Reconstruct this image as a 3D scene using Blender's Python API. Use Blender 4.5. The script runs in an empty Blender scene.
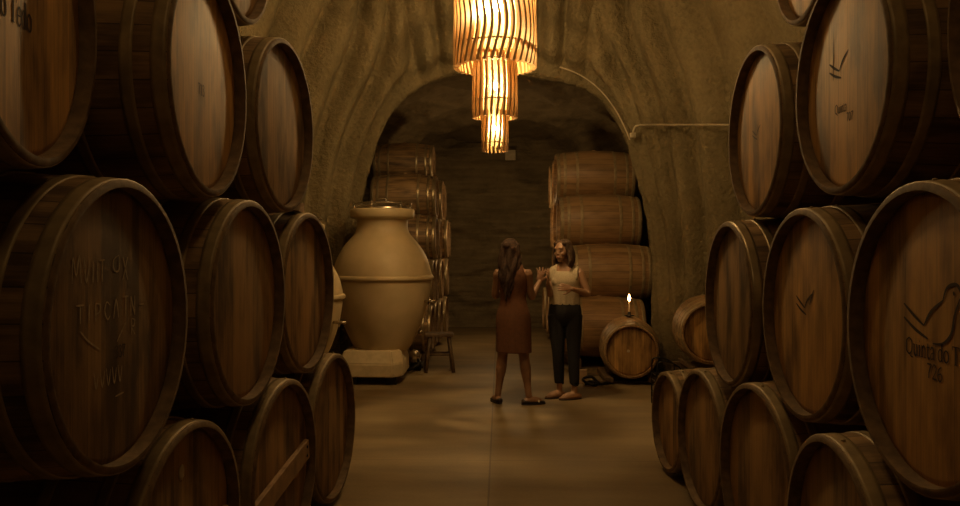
import bpy, bmesh, math, random
from mathutils import Vector, Matrix, noise
random.seed(7)
C = bpy.context.scene.collection
PI = math.pi
R = math.radians

# ------------------------------------------------------------------ helpers
def link(o): C.objects.link(o); return o

def obj(name, bm, mat, parent=None, smooth=True, kind=None):
    me = bpy.data.meshes.new(name)
    bmesh.ops.recalc_face_normals(bm, faces=bm.faces)
    bm.to_mesh(me); bm.free()
    for m in (mat if isinstance(mat, (list, tuple)) else [mat]): me.materials.append(m)
    if smooth:
        for p in me.polygons: p.use_smooth = True
    o = bpy.data.objects.new(name, me); link(o)
    if parent: o.parent = parent
    if kind: o['kind'] = kind
    return o

def thing(name, label, cat, loc=(0, 0, 0), rotz=0, group=None):
    o = bpy.data.objects.new(name, None); link(o)
    o.location = loc; o.rotation_euler = (0, 0, rotz)
    o.empty_display_size = .1
    o['label'] = label; o['category'] = cat
    if group: o['group'] = group
    return o

def tag(o, label, cat, group=None):
    o['label'] = label; o['category'] = cat
    if group: o['group'] = group
    return o

def dup(root):
    r = root.copy(); link(r)
    for ch in list(root.children):
        c = ch.copy(); link(c); c.parent = r
        for g in list(ch.children):
            d = g.copy(); link(d); d.parent = c
    return r

def add_box(bm, c, s, rot=None, bevel=0):
    M = Matrix.Translation(c)
    if rot is not None: M = M @ rot
    r = bmesh.ops.create_cube(bm, size=1, matrix=M @ Matrix.Diagonal((s[0], s[1], s[2], 1)))
    if bevel:
        es = list({e for v in r['verts'] for e in v.link_edges})
        bmesh.ops.bevel(bm, geom=es, offset=bevel, segments=2, affect='EDGES', profile=.5)

def add_ell(bm, c, r, rot=None, sub=3):
    M = Matrix.Translation(c)
    if rot is not None: M = M @ rot
    bmesh.ops.create_icosphere(bm, subdivisions=sub, radius=1, matrix=M @ Matrix.Diagonal((r[0], r[1], r[2], 1)))

def lathe(bm, prof, seg=48, axis='Z', off=(0, 0, 0), uvl=None, close=False, a0=0, a1=2 * PI):
    """prof: list of (along, radius)"""
    full = abs(a1 - a0 - 2 * PI) < 1e-6
    n = seg if full else seg + 1
    rings = []
    for (s, r) in prof:
        ring = []
        for k in range(n):
            a = a0 + (a1 - a0) * k / seg
            if axis == 'Z': p = (r * math.cos(a), r * math.sin(a), s)
            elif axis == 'X': p = (s, r * math.cos(a), r * math.sin(a))
            else: p = (r * math.cos(a), s, r * math.sin(a))
            ring.append(bm.verts.new((p[0] + off[0], p[1] + off[1], p[2] + off[2])))
        rings.append(ring)
    pr = list(range(len(prof)))
    pairs = list(zip(pr[:-1], pr[1:])) + ([(pr[-1], pr[0])] if close else [])
    for (i, j) in pairs:
        for k in range(seg):
            k2 = (k + 1) % n
            f = bm.faces.new((rings[i][k], rings[i][k2], rings[j][k2], rings[j][k]))
            if uvl:
                us = (k / seg, (k + 1) / seg, (k + 1) / seg, k / seg)
                vs = (prof[i][0], prof[i][0], prof[j][0], prof[j][0])
                for l, u, v in zip(f.loops, us, vs): l[uvl].uv = (u, v)
    return rings

def catmull(pts, n):
    if len(pts) < 3 or n < 2: return pts
    out = []
    P = [pts[0]] + list(pts) + [pts[-1]]
    for i in range(1, len(P) - 2):
        for k in range(n):
            t = k / n
            a, b, c, d = P[i - 1], P[i], P[i + 1], P[i + 2]
            out.append(tuple(.5 * ((2 * b[j]) + (-a[j] + c[j]) * t + (2 * a[j] - 5 * b[j] + 4 * c[j] - d[j]) * t * t
                                   + (-a[j] + 3 * b[j] - 3 * c[j] + d[j]) * t ** 3) for j in range(len(b))))
    out.append(tuple(pts[-1]))
    return out

def tube(bm, pts, rad, seg=10, n=1, round_ends=False, flat=1.0):
    """pts of (x,y,z); rad scalar or list; smooth path"""
    if not isinstance(rad, (list, tuple)): rad = [rad] * len(pts)
    P = [tuple(p) + (r,) for p, r in zip(pts, rad)]
    P = catmull(P, n) if n > 1 else P
    V = [Vector(p[:3]) for p in P]; rr = [p[3] for p in P]
    if round_ends:
        d0 = (V[0] - V[1]).normalized(); d1 = (V[-1] - V[-2]).normalized()
        r0, r1 = rr[0], rr[-1]
        V = [V[0] + d0 * r0 * .95, V[0] + d0 * r0 * .7] + V + [V[-1] + d1 * r1 * .7, V[-1] + d1 * r1 * .95]
        rr = [r0 * .3, r0 * .72] + rr + [r1 * .72, r1 * .3]
    up = Vector((0, 0, 1))
    t0 = (V[1] - V[0]).normalized()
    if abs(t0.dot(up)) > .95: up = Vector((0, 1, 0))
    nrm = (up - t0 * up.dot(t0)).normalized()
    rings = []
    for i, v in enumerate(V):
        t = (V[min(i + 1, len(V) - 1)] - V[max(i - 1, 0)]).normalized()
        nrm = (nrm - t * nrm.dot(t)).normalized()
        b = t.cross(nrm)
        rings.append([bm.verts.new(v + (nrm * math.cos(2 * PI * k / seg) + b * math.sin(2 * PI * k / seg) * flat) * rr[i]) for k in range(seg)])
    for i in range(len(rings) - 1):
        for k in range(seg):
            bm.faces.new((rings[i][k], rings[i][(k + 1) % seg], rings[i + 1][(k + 1) % seg], rings[i + 1][k]))
    bm.faces.new(rings[0][::-1]); bm.faces.new(rings[-1])

def sections(bm, secs, seg=24, n=3):
    """secs: (cx,cy,z,rx,ry,yaw[,tiltx]) horizontal ellipses lofted bottom to top"""
    S = catmull(secs, n)
    rings = []
    for (cx, cy, z, rx, ry, yaw) in S:
        ring = []
        for k in range(seg):
            a = 2 * PI * k / seg
            x, y = rx * math.cos(a), ry * math.sin(a)
            ring.append(bm.verts.new((cx + x * math.cos(yaw) - y * math.sin(yaw), cy + x * math.sin(yaw) + y * math.cos(yaw), z)))
        rings.append(ring)
    for i in range(len(rings) - 1):
        for k in range(seg):
            bm.faces.new((rings[i][k], rings[i][(k + 1) % seg], rings[i + 1][(k + 1) % seg], rings[i + 1][k]))
    bm.faces.new(rings[0][::-1]); bm.faces.new(rings[-1])

def bake(name, bm, mat, parent, voxel=.006, smooth=3, factor=.5):
    """merge overlapping closed shells into one continuous surface"""
    me = bpy.data.meshes.new('raw'); bmesh.ops.recalc_face_normals(bm, faces=bm.faces); bm.to_mesh(me); bm.free()
    t = bpy.data.objects.new('raw', me); link(t)
    m = t.modifiers.new('r', 'REMESH'); m.mode = 'VOXEL'; m.voxel_size = voxel; m.use_smooth_shade = True
    if smooth:
        s = t.modifiers.new('s', 'SMOOTH'); s.iterations = smooth; s.factor = factor
    dg = bpy.context.evaluated_depsgraph_get(); dg.update()
    out = bpy.data.meshes.new_from_object(t.evaluated_get(dg))
    bpy.data.objects.remove(t); bpy.data.meshes.remove(me)
    out.name = name; out.materials.clear(); out.materials.append(mat)
    for p in out.polygons: p.use_smooth = True
    o = bpy.data.objects.new(name, out); link(o)
    if parent: o.parent = parent
    return o

# ------------------------------------------------------------------ materials
def new_mat(name):
    m = bpy.data.materials.new(name); m.use_nodes = True
    nt = m.node_tree; b = nt.nodes['Principled BSDF']
    return m, nt, b

def nd(nt, typ, **kw):
    n = nt.nodes.new(typ)
    for k, v in kw.items():
        if k.startswith('i_'): n.inputs[k[2:].replace('_', ' ')].default_value = v
        else: setattr(n, k, v)
    return n

def mth(nt, op, a, b=None, c=None):
    n = nt.nodes.new('ShaderNodeMath'); n.operation = op
    for i, x in enumerate((a, b, c)):
        if x is None: continue
        if isinstance(x, (int, float)): n.inputs[i].default_value = x
        else: nt.links.new(x, n.inputs[i])
    return n.outputs[0]

def ramp(nt, fac, stops):
    r = nt.nodes.new('ShaderNodeValToRGB')
    while len(r.color_ramp.elements) < len(stops): r.color_ramp.elements.new(.5)
    for e, (p, c) in zip(r.color_ramp.elements, stops):
        e.position = p; e.color = (c[0], c[1], c[2], 1)
    nt.links.new(fac, r.inputs[0]); return r.outputs[0]

def bump(nt, b, h, strength=.3, dist=.01):
    n = nt.nodes.new('ShaderNodeBump'); n.inputs['Strength'].default_value = strength; n.inputs['Distance'].default_value = dist
    nt.links.new(h, n.inputs['Height']); nt.links.new(n.outputs[0], b.inputs['Normal'])

def mixc(nt, fac, a, b, mode='MIX'):
    n = nt.nodes.new('ShaderNodeMix'); n.data_type = 'RGBA'; n.blend_type = mode
    for i, x in ((0, fac), (6, a), (7, b)):
        if isinstance(x, (int, float)): n.inputs[i].default_value = x
        elif isinstance(x, tuple): n.inputs[i].default_value = (x[0], x[1], x[2], 1)
        else: nt.links.new(x, n.inputs[i])
    return n.outputs[2]

def plain(name, col, rough=.6, metal=0, var=.15, scale=20, bmp=0, spec=None):
    m, nt, b = new_mat(name)
    tc = nd(nt, 'ShaderNodeTexCoord')
    no = nd(nt, 'ShaderNodeTexNoise', i_Scale=scale, i_Detail=5.0); nt.links.new(tc.outputs['Object'], no.inputs['Vector'])
    c = ramp(nt, no.outputs[0], [(.3, tuple(x * (1 - var) for x in col)), (.7, tuple(min(1, x * (1 + var)) for x in col))])
    nt.links.new(c, b.inputs['Base Color']); b.inputs['Roughness'].default_value = rough; b.inputs['Metallic'].default_value = metal
    if spec is not None: b.inputs['Specular IOR Level'].default_value = spec
    if bmp: bump(nt, b, no.outputs[0], bmp, .01)
    return m

def wood_plank(name, N, dark, light, uv=True, width=.075, rough=.6, stain=.7):
    """staves (uv: u round the barrel) or head boards (object y)"""
    m, nt, b = new_mat(name)
    tc = nd(nt, 'ShaderNodeTexCoord'); oi = nd(nt, 'ShaderNodeObjectInfo')
    sep = nd(nt, 'ShaderNodeSeparateXYZ')
    if uv:
        nt.links.new(tc.outputs['UV'], sep.inputs[0])
        u = mth(nt, 'MULTIPLY', sep.outputs[0], N); v = sep.outputs[1]; acr = .12
    else:
        nt.links.new(tc.outputs['Object'], sep.inputs[0])
        u = mth(nt, 'MULTIPLY', sep.outputs[1], 1 / width); v = sep.outputs[2]; acr = width
    u = mth(nt, 'ADD', u, mth(nt, 'MULTIPLY', oi.outputs['Random'], 7.3))
    fl = mth(nt, 'FLOOR', u); fr = mth(nt, 'FRACT', u)
    seed = mth(nt, 'ADD', fl, mth(nt, 'MULTIPLY', oi.outputs['Random'], 131))
    wn = nd(nt, 'ShaderNodeTexWhiteNoise', noise_dimensions='1D'); nt.links.new(seed, wn.inputs['W'])
    cmb = nd(nt, 'ShaderNodeCombineXYZ')
    nt.links.new(mth(nt, 'MULTIPLY', u, acr * 60), cmb.inputs[0]); nt.links.new(mth(nt, 'MULTIPLY', v, 2.2), cmb.inputs[1])
    nt.links.new(mth(nt, 'MULTIPLY', wn.outputs[0], 40), cmb.inputs[2])
    gr = nd(nt, 'ShaderNodeTexNoise', i_Scale=1.6, i_Detail=6.0, i_Roughness=.65); nt.links.new(cmb.outputs[0], gr.inputs['Vector'])
    cm2 = nd(nt, 'ShaderNodeCombineXYZ')
    nt.links.new(mth(nt, 'MULTIPLY', u, acr * 9), cm2.inputs[0]); nt.links.new(mth(nt, 'MULTIPLY', v, 2.5), cm2.inputs[1])
    nt.links.new(mth(nt, 'MULTIPLY', oi.outputs['Random'], 55), cm2.inputs[2])
    st = nd(nt, 'ShaderNodeTexNoise', i_Scale=1.2, i_Detail=4.0); nt.links.new(cm2.outputs[0], st.inputs['Vector'])
    f = mth(nt, 'ADD', mth(nt, 'MULTIPLY', gr.outputs[0], .55), mth(nt, 'MULTIPLY', wn.outputs[0], .3))
    f = mth(nt, 'ADD', f, mth(nt, 'MULTIPLY', mth(nt, 'SUBTRACT', st.outputs[0], .5), .9))
    col = ramp(nt, f, [(.18, dark), (.62, light), (.95, tuple(min(1, x * 1.25) for x in light))])
    # seam
    e = mth(nt, 'MINIMUM', fr, mth(nt, 'SUBTRACT', 1.0, fr))
    sm = mth(nt, 'SMOOTHSTEP' if False else 'LESS_THAN', e, .022 if uv else .014)
    col = mixc(nt, mth(nt, 'MULTIPLY', sm, .75 if uv else .42), col, tuple(x * .25 for x in dark))
    # stains
    stn = ramp(nt, st.outputs[0], [(.3, (.45, .4, .38)), (.5, (1, 1, 1))])
    col = mixc(nt, stain, col, stn, 'MULTIPLY')
    nt.links.new(col, b.inputs['Base Color']); b.inputs['Roughness'].default_value = rough
    h = mth(nt, 'SUBTRACT', mth(nt, 'MULTIPLY', gr.outputs[0], .25), sm)
    bump(nt, b, h, .45, .004)
    return m

def rock(name, c0, c1, fine=60, strength=.5, rough=.9, band=False, dist=.03):
    m, nt, b = new_mat(name)
    tc = nd(nt, 'ShaderNodeTexCoord')
    n1 = nd(nt, 'ShaderNodeTexNoise', i_Scale=fine, i_Detail=4.0, i_Roughness=.6); nt.links.new(tc.outputs['Object'], n1.inputs['Vector'])
    n2 = nd(nt, 'ShaderNodeTexNoise', i_Scale=1.6, i_Detail=6.0); nt.links.new(tc.outputs['Object'], n2.inputs['Vector'])
    f = mth(nt, 'ADD', mth(nt, 'MULTIPLY', n1.outputs[0], .4), mth(nt, 'MULTIPLY', n2.outputs[0], .6))
    h = mth(nt, 'ADD', mth(nt, 'MULTIPLY', n1.outputs[0], .6), n2.outputs[0])
    if band:
        mp = nd(nt, 'ShaderNodeMapping'); mp.inputs['Scale'].default_value = (1.2, 1.2, 14); nt.links.new(tc.outputs['Object'], mp.inputs[0])
        n3 = nd(nt, 'ShaderNodeTexNoise', i_Scale=1.0, i_Detail=5.0); nt.links.new(mp.outputs[0], n3.inputs['Vector'])
        f = mth(nt, 'ADD', mth(nt, 'MULTIPLY', f, .5), mth(nt, 'MULTIPLY', n3.outputs[0], .5))
        h = mth(nt, 'ADD', h, mth(nt, 'MULTIPLY', n3.outputs[0], .8))
    nt.links.new(ramp(nt, f, [(.32, c0), (.68, c1)]), b.inputs['Base Color'])
    b.inputs['Roughness'].default_value = rough
    b.inputs['Specular IOR Level'].default_value = .25
    bump(nt, b, h, strength, dist)
    return m

def emis(name, col, s):
    m, nt, b = new_mat(name)
    b.inputs['Base Color'].default_value = (*col, 1)
    b.inputs['Emission Color'].default_value = (*col, 1); b.inputs['Emission Strength'].default_value = s
    return m

M = {}
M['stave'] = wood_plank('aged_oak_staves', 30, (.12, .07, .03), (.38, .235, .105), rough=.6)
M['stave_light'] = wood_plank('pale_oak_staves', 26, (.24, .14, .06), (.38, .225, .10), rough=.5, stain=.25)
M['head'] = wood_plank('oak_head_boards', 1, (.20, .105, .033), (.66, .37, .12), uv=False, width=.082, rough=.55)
M['head_dark'] = wood_plank('darker_head_boards', 1, (.13, .074, .028), (.43, .25, .095), uv=False, width=.075, rough=.65)  # same kind of boards in a darker tone
M['rim'] = plain('shaded_end_grain', (.19, .12, .058), .7, 0, .35, 25, .3)  # end grain, with the shade inside the rim put into its dark tone
M['hoop'] = plain('dull_iron_hoop', (.33, .245, .13), .5, .2, .3, 14, .1)
M['hoop_bright'] = plain('galvanised_hoop', (.36, .28, .165), .36, .6, .2, 12)
M['ink'] = plain('burnt_lettering', (.05, .027, .014), .8)
M['chalk'] = plain('chalk_writing', (.44, .33, .2), .9, 0, .3, 90)
M['pale'] = plain('pale_label', (.55, .45, .3), .8)
M['raw'] = plain('raw_pine', (.36, .22, .11), .7, 0, .25, 18, .1)
M['shot'] = rock('sprayed_concrete', (.13, .10, .049), (.26, .202, .105), 22, 1.0, dist=.06)
M['deep'] = rock('bare_schist_rock', (.12, .09, .05), (.27, .205, .115), 9, 1.0, band=True, dist=.05)
M['clay'] = plain('pale_clay', (.56, .43, .235), .55, 0, .10, 5, .04)
M['plinth'] = plain('cast_concrete', (.54, .42, .24), .8, 0, .12, 14, .1)
M['steel'] = plain('brushed_steel', (.55, .47, .35), .25, .9, .1, 10)
M['black'] = plain('black_metal', (.02, .017, .013), .4, .5, .2, 10)
M['darkwood'] = plain('dark_wood', (.13, .08, .04), .55, 0, .3, 16, .2)
M['slat'] = plain('bent_plywood', (.50, .31, .13), .45, 0, .12, 12)
M['conduit'] = plain('galvanised_conduit', (.5, .42, .28), .4, .5)
M['cable'] = plain('pale_cable', (.5, .4, .26), .5)
M['bulb'] = emis('warm_bulb', (1, .66, .28), 1700)
m, nt, b = new_mat('added_frosted_lining')  # for the light-spreading sleeve added inside each chandelier tier
nt.nodes.remove(b); tr = nd(nt, 'ShaderNodeBsdfTranslucent'); tr.inputs[0].default_value = (.95, .74, .42, 1)
tp = nd(nt, 'ShaderNodeBsdfTransparent'); mx = nd(nt, 'ShaderNodeMixShader'); mx.inputs[0].default_value = .33
nt.links.new(tp.outputs[0], mx.inputs[1]); nt.links.new(tr.outputs[0], mx.inputs[2]); nt.links.new(mx.outputs[0], nt.nodes['Material Output'].inputs[0])
M['added_lining'] = m
M['flame'] = emis('candle_flame', (1, .56, .20), 40)
M['wax'] = plain('ivory_wax', (.7, .56, .36), .5)
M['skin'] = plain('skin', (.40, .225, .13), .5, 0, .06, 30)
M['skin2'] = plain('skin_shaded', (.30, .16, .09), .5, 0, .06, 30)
M['hair_red'] = plain('auburn_hair', (.05, .024, .012), .85, 0, .5, 60)
M['hair_brown'] = plain('brown_hair', (.08, .044, .022), .85, 0, .4, 60)
M['dress'] = plain('rust_cotton', (.135, .052, .019), .85, 0, .12, 40, .05)
M['blouse'] = plain('cream_knit', (.56, .455, .30), .9, 0, .12, 90, .2)
M['denim'] = plain('black_denim', (.012, .010, .010), .85, 0, .3, 60)
M['leather'] = plain('tan_leather', (.24, .12, .06), .45)
M['blackleather'] = plain('black_leather', (.03, .02, .015), .4)
M['buckle'] = plain('silver_strap', (.7, .62, .48), .25, .6)
M['eye'] = plain('eye', (.26, .21, .16), .4); M['iris'] = plain('dark_iris', (.03, .015, .01), .2)
M['lip'] = plain('lips', (.38, .12, .08), .5)

# floor: worn brown concrete, slightly polished
m, nt, b = new_mat('worn_concrete_floor')
tc = nd(nt, 'ShaderNodeTexCoord')
n1 = nd(nt, 'ShaderNodeTexNoise', i_Scale=.55, i_Detail=7.0, i_Roughness=.6); nt.links.new(tc.outputs['Object'], n1.inputs[0])
mp = nd(nt, 'ShaderNodeMapping'); mp.inputs['Scale'].default_value = (.9, 3.2, 1); mp.inputs['Rotation'].default_value = (0, 0, .25); nt.links.new(tc.outputs['Object'], mp.inputs[0])
n2 = nd(nt, 'ShaderNodeTexNoise', i_Scale=.9, i_Detail=6.0); nt.links.new(mp.outputs[0], n2.inputs[0])
n3 = nd(nt, 'ShaderNodeTexNoise', i_Scale=45.0, i_Detail=3.0); nt.links.new(tc.outputs['Object'], n3.inputs[0])
f = mth(nt, 'ADD', mth(nt, 'MULTIPLY', n1.outputs[0], .45), mth(nt, 'ADD', mth(nt, 'MULTIPLY', n2.outputs[0], .45), mth(nt, 'MULTIPLY', n3.outputs[0], .1)))
col = ramp(nt, f, [(.36, (.15, .105, .05)), (.5, (.25, .175, .085)), (.64, (.36, .265, .135))])
# saw-cut joints
sp = nd(nt, 'ShaderNodeSeparateXYZ'); nt.links.new(tc.outputs['Object'], sp.inputs[0])
jx = mth(nt, 'LESS_THAN', mth(nt, 'ABSOLUTE', mth(nt, 'ADD', sp.outputs[0], .07)), .006)
fy = mth(nt, 'FRACT', mth(nt, 'MULTIPLY', mth(nt, 'ADD', sp.outputs[1], .3), 1 / 3.0))
jy = mth(nt, 'LESS_THAN', fy, .003)
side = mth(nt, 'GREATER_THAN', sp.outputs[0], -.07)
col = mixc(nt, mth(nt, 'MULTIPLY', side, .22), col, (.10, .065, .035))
col = mixc(nt, mth(nt, 'MULTIPLY', mth(nt, 'MAXIMUM', jx, jy), .5), col, (.05, .03, .017))
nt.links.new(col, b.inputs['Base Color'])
nt.links.new(mth(nt, 'ADD', mth(nt, 'MULTIPLY', n1.outputs[0], .35), .38), b.inputs['Roughness'])
bump(nt, b, f, .12, .02)
M['floor'] = m

# ------------------------------------------------------------------ the cave
def sstep(a, b_, x):
    t = max(0, min(1, (x - a) / (b_ - a))); return t * t * (3 - 2 * t)

ARCH = 9.9
def cave_dims(y, right):
    # half width, height, exponent of the vault's cross-section
    if y <= ARCH:
        k = sstep(7.0 if right else 7.6, ARCH, y) ** 2
        W = (3.05 * (1 - k) + (1.95 if right else 1.90) * k)
        kh = sstep(8.3, ARCH, y) ** 1.8
        Hh = 5.6 * (1 - kh) + 3.72 * kh
        n = 2.5 * (1 - k) + 3.1 * k
    else:
        k = sstep(ARCH, ARCH + .7, y); k2 = sstep(10.6, 15.6, y)
        W = 1.93 + (.52 if right else .43) * k - .22 * k2
        Hh = 3.72 + .22 * k - .25 * k2
        n = 3.1 + (.4 if right else 1.0) * k
    return W, Hh, n

NT = 300
def cave_base(i, y):
    a = PI * i / NT; ca, sa = math.cos(a), math.sin(a)
    W, Hh, n = cave_dims(y, ca > 0)
    return Vector((W * math.copysign(abs(ca) ** (2 / n), ca), y, Hh * abs(sa) ** (2 / n)))
def cave_nrm(i, y):
    i0, i1 = max(.4, i - .8), min(NT - .4, i + .8)
    da = cave_base(i1, y) - cave_base(i0, y); dy = cave_base(max(.4, min(NT - .4, i)), y + .05) - cave_base(max(.4, min(NT - .4, i)), y - .05)
    n = da.cross(dy); n.normalize()
    if n.dot(Vector((-cave_base(i, y).x, 0, 1.4 - cave_base(i, y).z))) < 0: n = -n
    return n
def cave_pt(i, y):
    a = PI * i / NT                    # 0 = right foot, pi = left foot
    ca, sa = math.cos(a), math.sin(a)
    right = ca > 0
    W, Hh, n = cave_dims(y, right)
    x = W * math.copysign(abs(ca) ** (2 / n), ca); z = Hh * abs(sa) ** (2 / n)
    u = abs(a - PI / 2)                # 0 at the apex
    p = Vector((x, y, z))
    d = max(0, ARCH - y)
    if y <= ARCH:
        h = .95 + 3.6 * math.exp(-(u / .36) ** 2)
        w = noise.noise(Vector((x * .6, y * .45, z * .6)))
        c = d / h + .10 * w
        ph = 6.6 * PI * (1 - math.exp(-max(0, c) / 1.0)) + (.6 if right else 0)
        fan = PI * (u * 6.5 + .5 * math.sin(u * 5) + .10 * d + .35 * w)
        kf = math.exp(-(u / .42) ** 2)
        fold = lambda q: 1.7 * abs(math.sin(q)) ** .75 - 1.0
        sn = (1 - kf) * fold(ph) + kf * fold(fan)
        amp = .16 * sstep(.0, .22, d) * (1 - .8 * sstep(1.6, 3.6, d)) * (.85 + .6 * noise.noise(Vector((x, y * .4, z)) * .9))
        amp *= .45 + .55 * sstep(.3, 1.6, z)
        disp = amp * sn + .08 * noise.noise(p * .8)
        # fine ripples hugging the opening
        disp += .05 * math.sin(d * 28 + 2 * w) * sstep(.0, .1, d) * (1 - sstep(.35, .8, d))
        # a rounded lip round the opening
        disp += .05 * math.exp(-(d / .10) ** 2)
    else:
        e = y - ARCH
        disp = .20 * noise.fractal(p * .9, 1.0, 2.0, 4) * sstep(0, .5, e) + .05 * math.exp(-(e / .1) ** 2)
        disp += .04 * noise.noise(Vector((x * 3, y * 2, z * 9)))* sstep(0, .5, e)
    disp += .008 * noise.noise(p * 9) + .012 * noise.noise(p * 15 + Vector((3, 1, 7)))
    q = p + cave_nrm(i, y) * disp
    q.z = max(0, q.z)
    if i == 0 or i == NT: q.z = -.02
    return q

ys = []
y = -3.2
while y < 16.0:
    ys.append(y)
    y += .25 if y < 5 else (.07 if y < 8 else (.03 if y < 10.4 else .10))
def cave_sheet(name, i0, i1):
    bm = bmesh.new(); rows = []
    for yy in ys: rows.append([bm.verts.new(cave_pt(i, yy)) for i in range(i0, i1 + 1)])
    for r in range(len(rows) - 1):
        for k in range(i1 - i0):
            f = bm.faces.new((rows[r][k], rows[r + 1][k], rows[r + 1][k + 1], rows[r][k + 1]))
            f.material_index = 1 if ys[r] > ARCH + (1.3 + .25 * noise.noise(Vector((k * .05, 0, 5))) if i0 + k < NT * .46 else .12) else 0  # on the right, concrete continues past the arch to stand in for a lit band
    o = obj(name, bm, [M['shot'], M['deep']]); o['kind'] = 'structure'; return o
cave_sheet('wall_right', 0, int(NT * .30))
cave_sheet('ceiling', int(NT * .30), NT - int(NT * .30))
cave_sheet('wall_left', NT - int(NT * .30), NT)

bm = bmesh.new()   # back wall of bare rock
gx, gz = 90, 80; rows = []
for j in range(gz + 1):
    rows.append([bm.verts.new((-2.6 + 5.2 * i / gx, 15.6 + .22 * noise.fractal(Vector((i * .05, j * .09, 3)), 1, 2, 4) + .05 * noise.noise(Vector((i * .1, j * .6, 9))), -.05 + 4.3 * j / gz)) for i in range(gx + 1)])
for j in range(gz):
    for i in range(gx): bm.faces.new((rows[j][i], rows[j][i + 1], rows[j + 1][i + 1], rows[j + 1][i]))
o = obj('wall_back', bm, M['deep']); o['kind'] = 'structure'
bm = bmesh.new()
vs = [bm.verts.new(v) for v in ((-3.4, -3.2, -.05), (3.4, -3.2, -.05), (3.4, -3.2, 5.8), (-3.4, -3.2, 5.8))]
bm.faces.new(vs); o = obj('wall_front', bm, M['shot']); o['kind'] = 'structure'
bm = bmesh.new()
bmesh.ops.create_grid(bm, x_segments=8, y_segments=20, size=1, matrix=Matrix.Translation((0, 6.3, 0)) @ Matrix.Diagonal((3.6, 10, 1, 1)))
o = obj('floor', bm, M['floor'], smooth=False); o['kind'] = 'structure'

# ------------------------------------------------------------------ writing
def add_text(bm, s, size, cx, cz, x, sx=1.0, bold=0.0, rot=0.0):
    cu = bpy.data.curves.new('t', 'FONT'); cu.body = s; cu.size = size; cu.align_x = 'CENTER'; cu.offset = bold; cu.extrude = .0006
    t = bpy.data.objects.new('t', cu); link(t)
    dg = bpy.context.evaluated_depsgraph_get(); dg.update()
    me = bpy.data.meshes.new_from_object(t.evaluated_get(dg))
    Mx = Matrix(((0, 0, 1, x), (1, 0, 0, cx), (0, 1, 0, cz), (0, 0, 0, 1)))   # text x -> +Y, text y -> +Z, normal +X
    Mx = Mx @ Matrix.Rotation(rot, 4, 'Z') @ Matrix.Diagonal((sx, 1, 1, 1))
    me.transform(Mx); bm.from_mesh(me)
    bpy.data.objects.remove(t); bpy.data.curves.remove(cu); bpy.data.meshes.remove(me)

def stroke(bm, pts, w, x, blunt=.35):
    """ribbon with tapering ends in the y-z plane"""
    P = catmull([(p[0], p[1]) for p in pts], 5) if len(pts) > 2 else [tuple(pts[0])] + [((pts[0][0] * (1 - k / 4) + pts[1][0] * k / 4), (pts[0][1] * (1 - k / 4) + pts[1][1] * k / 4)) for k in range(1, 5)]
    L, Rr = [], []
    n = len(P)
    for i, p in enumerate(P):
        a, b_ = P[max(0, i - 1)], P[min(n - 1, i + 1)]
        dx, dz = b_[0] - a[0], b_[1] - a[1]; l = math.hypot(dx, dz) or 1
        ww = w * .5 * (blunt + (1 - blunt) * math.sin(PI * (i + .6) / (n + .2)))
        L.append(bm.verts.new((x, p[0] - dz / l * ww, p[1] + dx / l * ww))); Rr.append(bm.verts.new((x, p[0] + dz / l * ww, p[1] - dx / l * ww)))
    for i in range(n - 1): bm.faces.new((L[i], L[i + 1], Rr[i + 1], Rr[i]))

def bird(bm, x, s=1.0, oy=0.0, oz=0.0, part=False, w=.013):
    S = lambda pts: [(oy + p[0] * s, oz + p[1] * s) for p in pts]
    stroke(bm, S([(-.185, .085), (-.13, .055), (-.075, .03)]), w * s, x)
    stroke(bm, S([(-.185, .045), (-.12, .015), (-.055, -.005)]), w * s, x)
    stroke(bm, S([(-.075, .03), (-.04, .07), (.02, .105)]), w * s, x)
    if part: return
    stroke(bm, S([(-.03, -.015), (.02, -.01), (.06, .02), (.075, .07), (.10, .115)]), w * s, x)
    stroke(bm, S([(.02, .105), (.04, .14), (.085, .15), (.11, .125), (.14, .115)]), w * s, x)
    stroke(bm, S([(.10, .115), (.12, .11), (.14, .112)]), w * .8 * s, x)
    stroke(bm, S([(.068, .125), (.076, .128)]), w * 1.2 * s, x)

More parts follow.
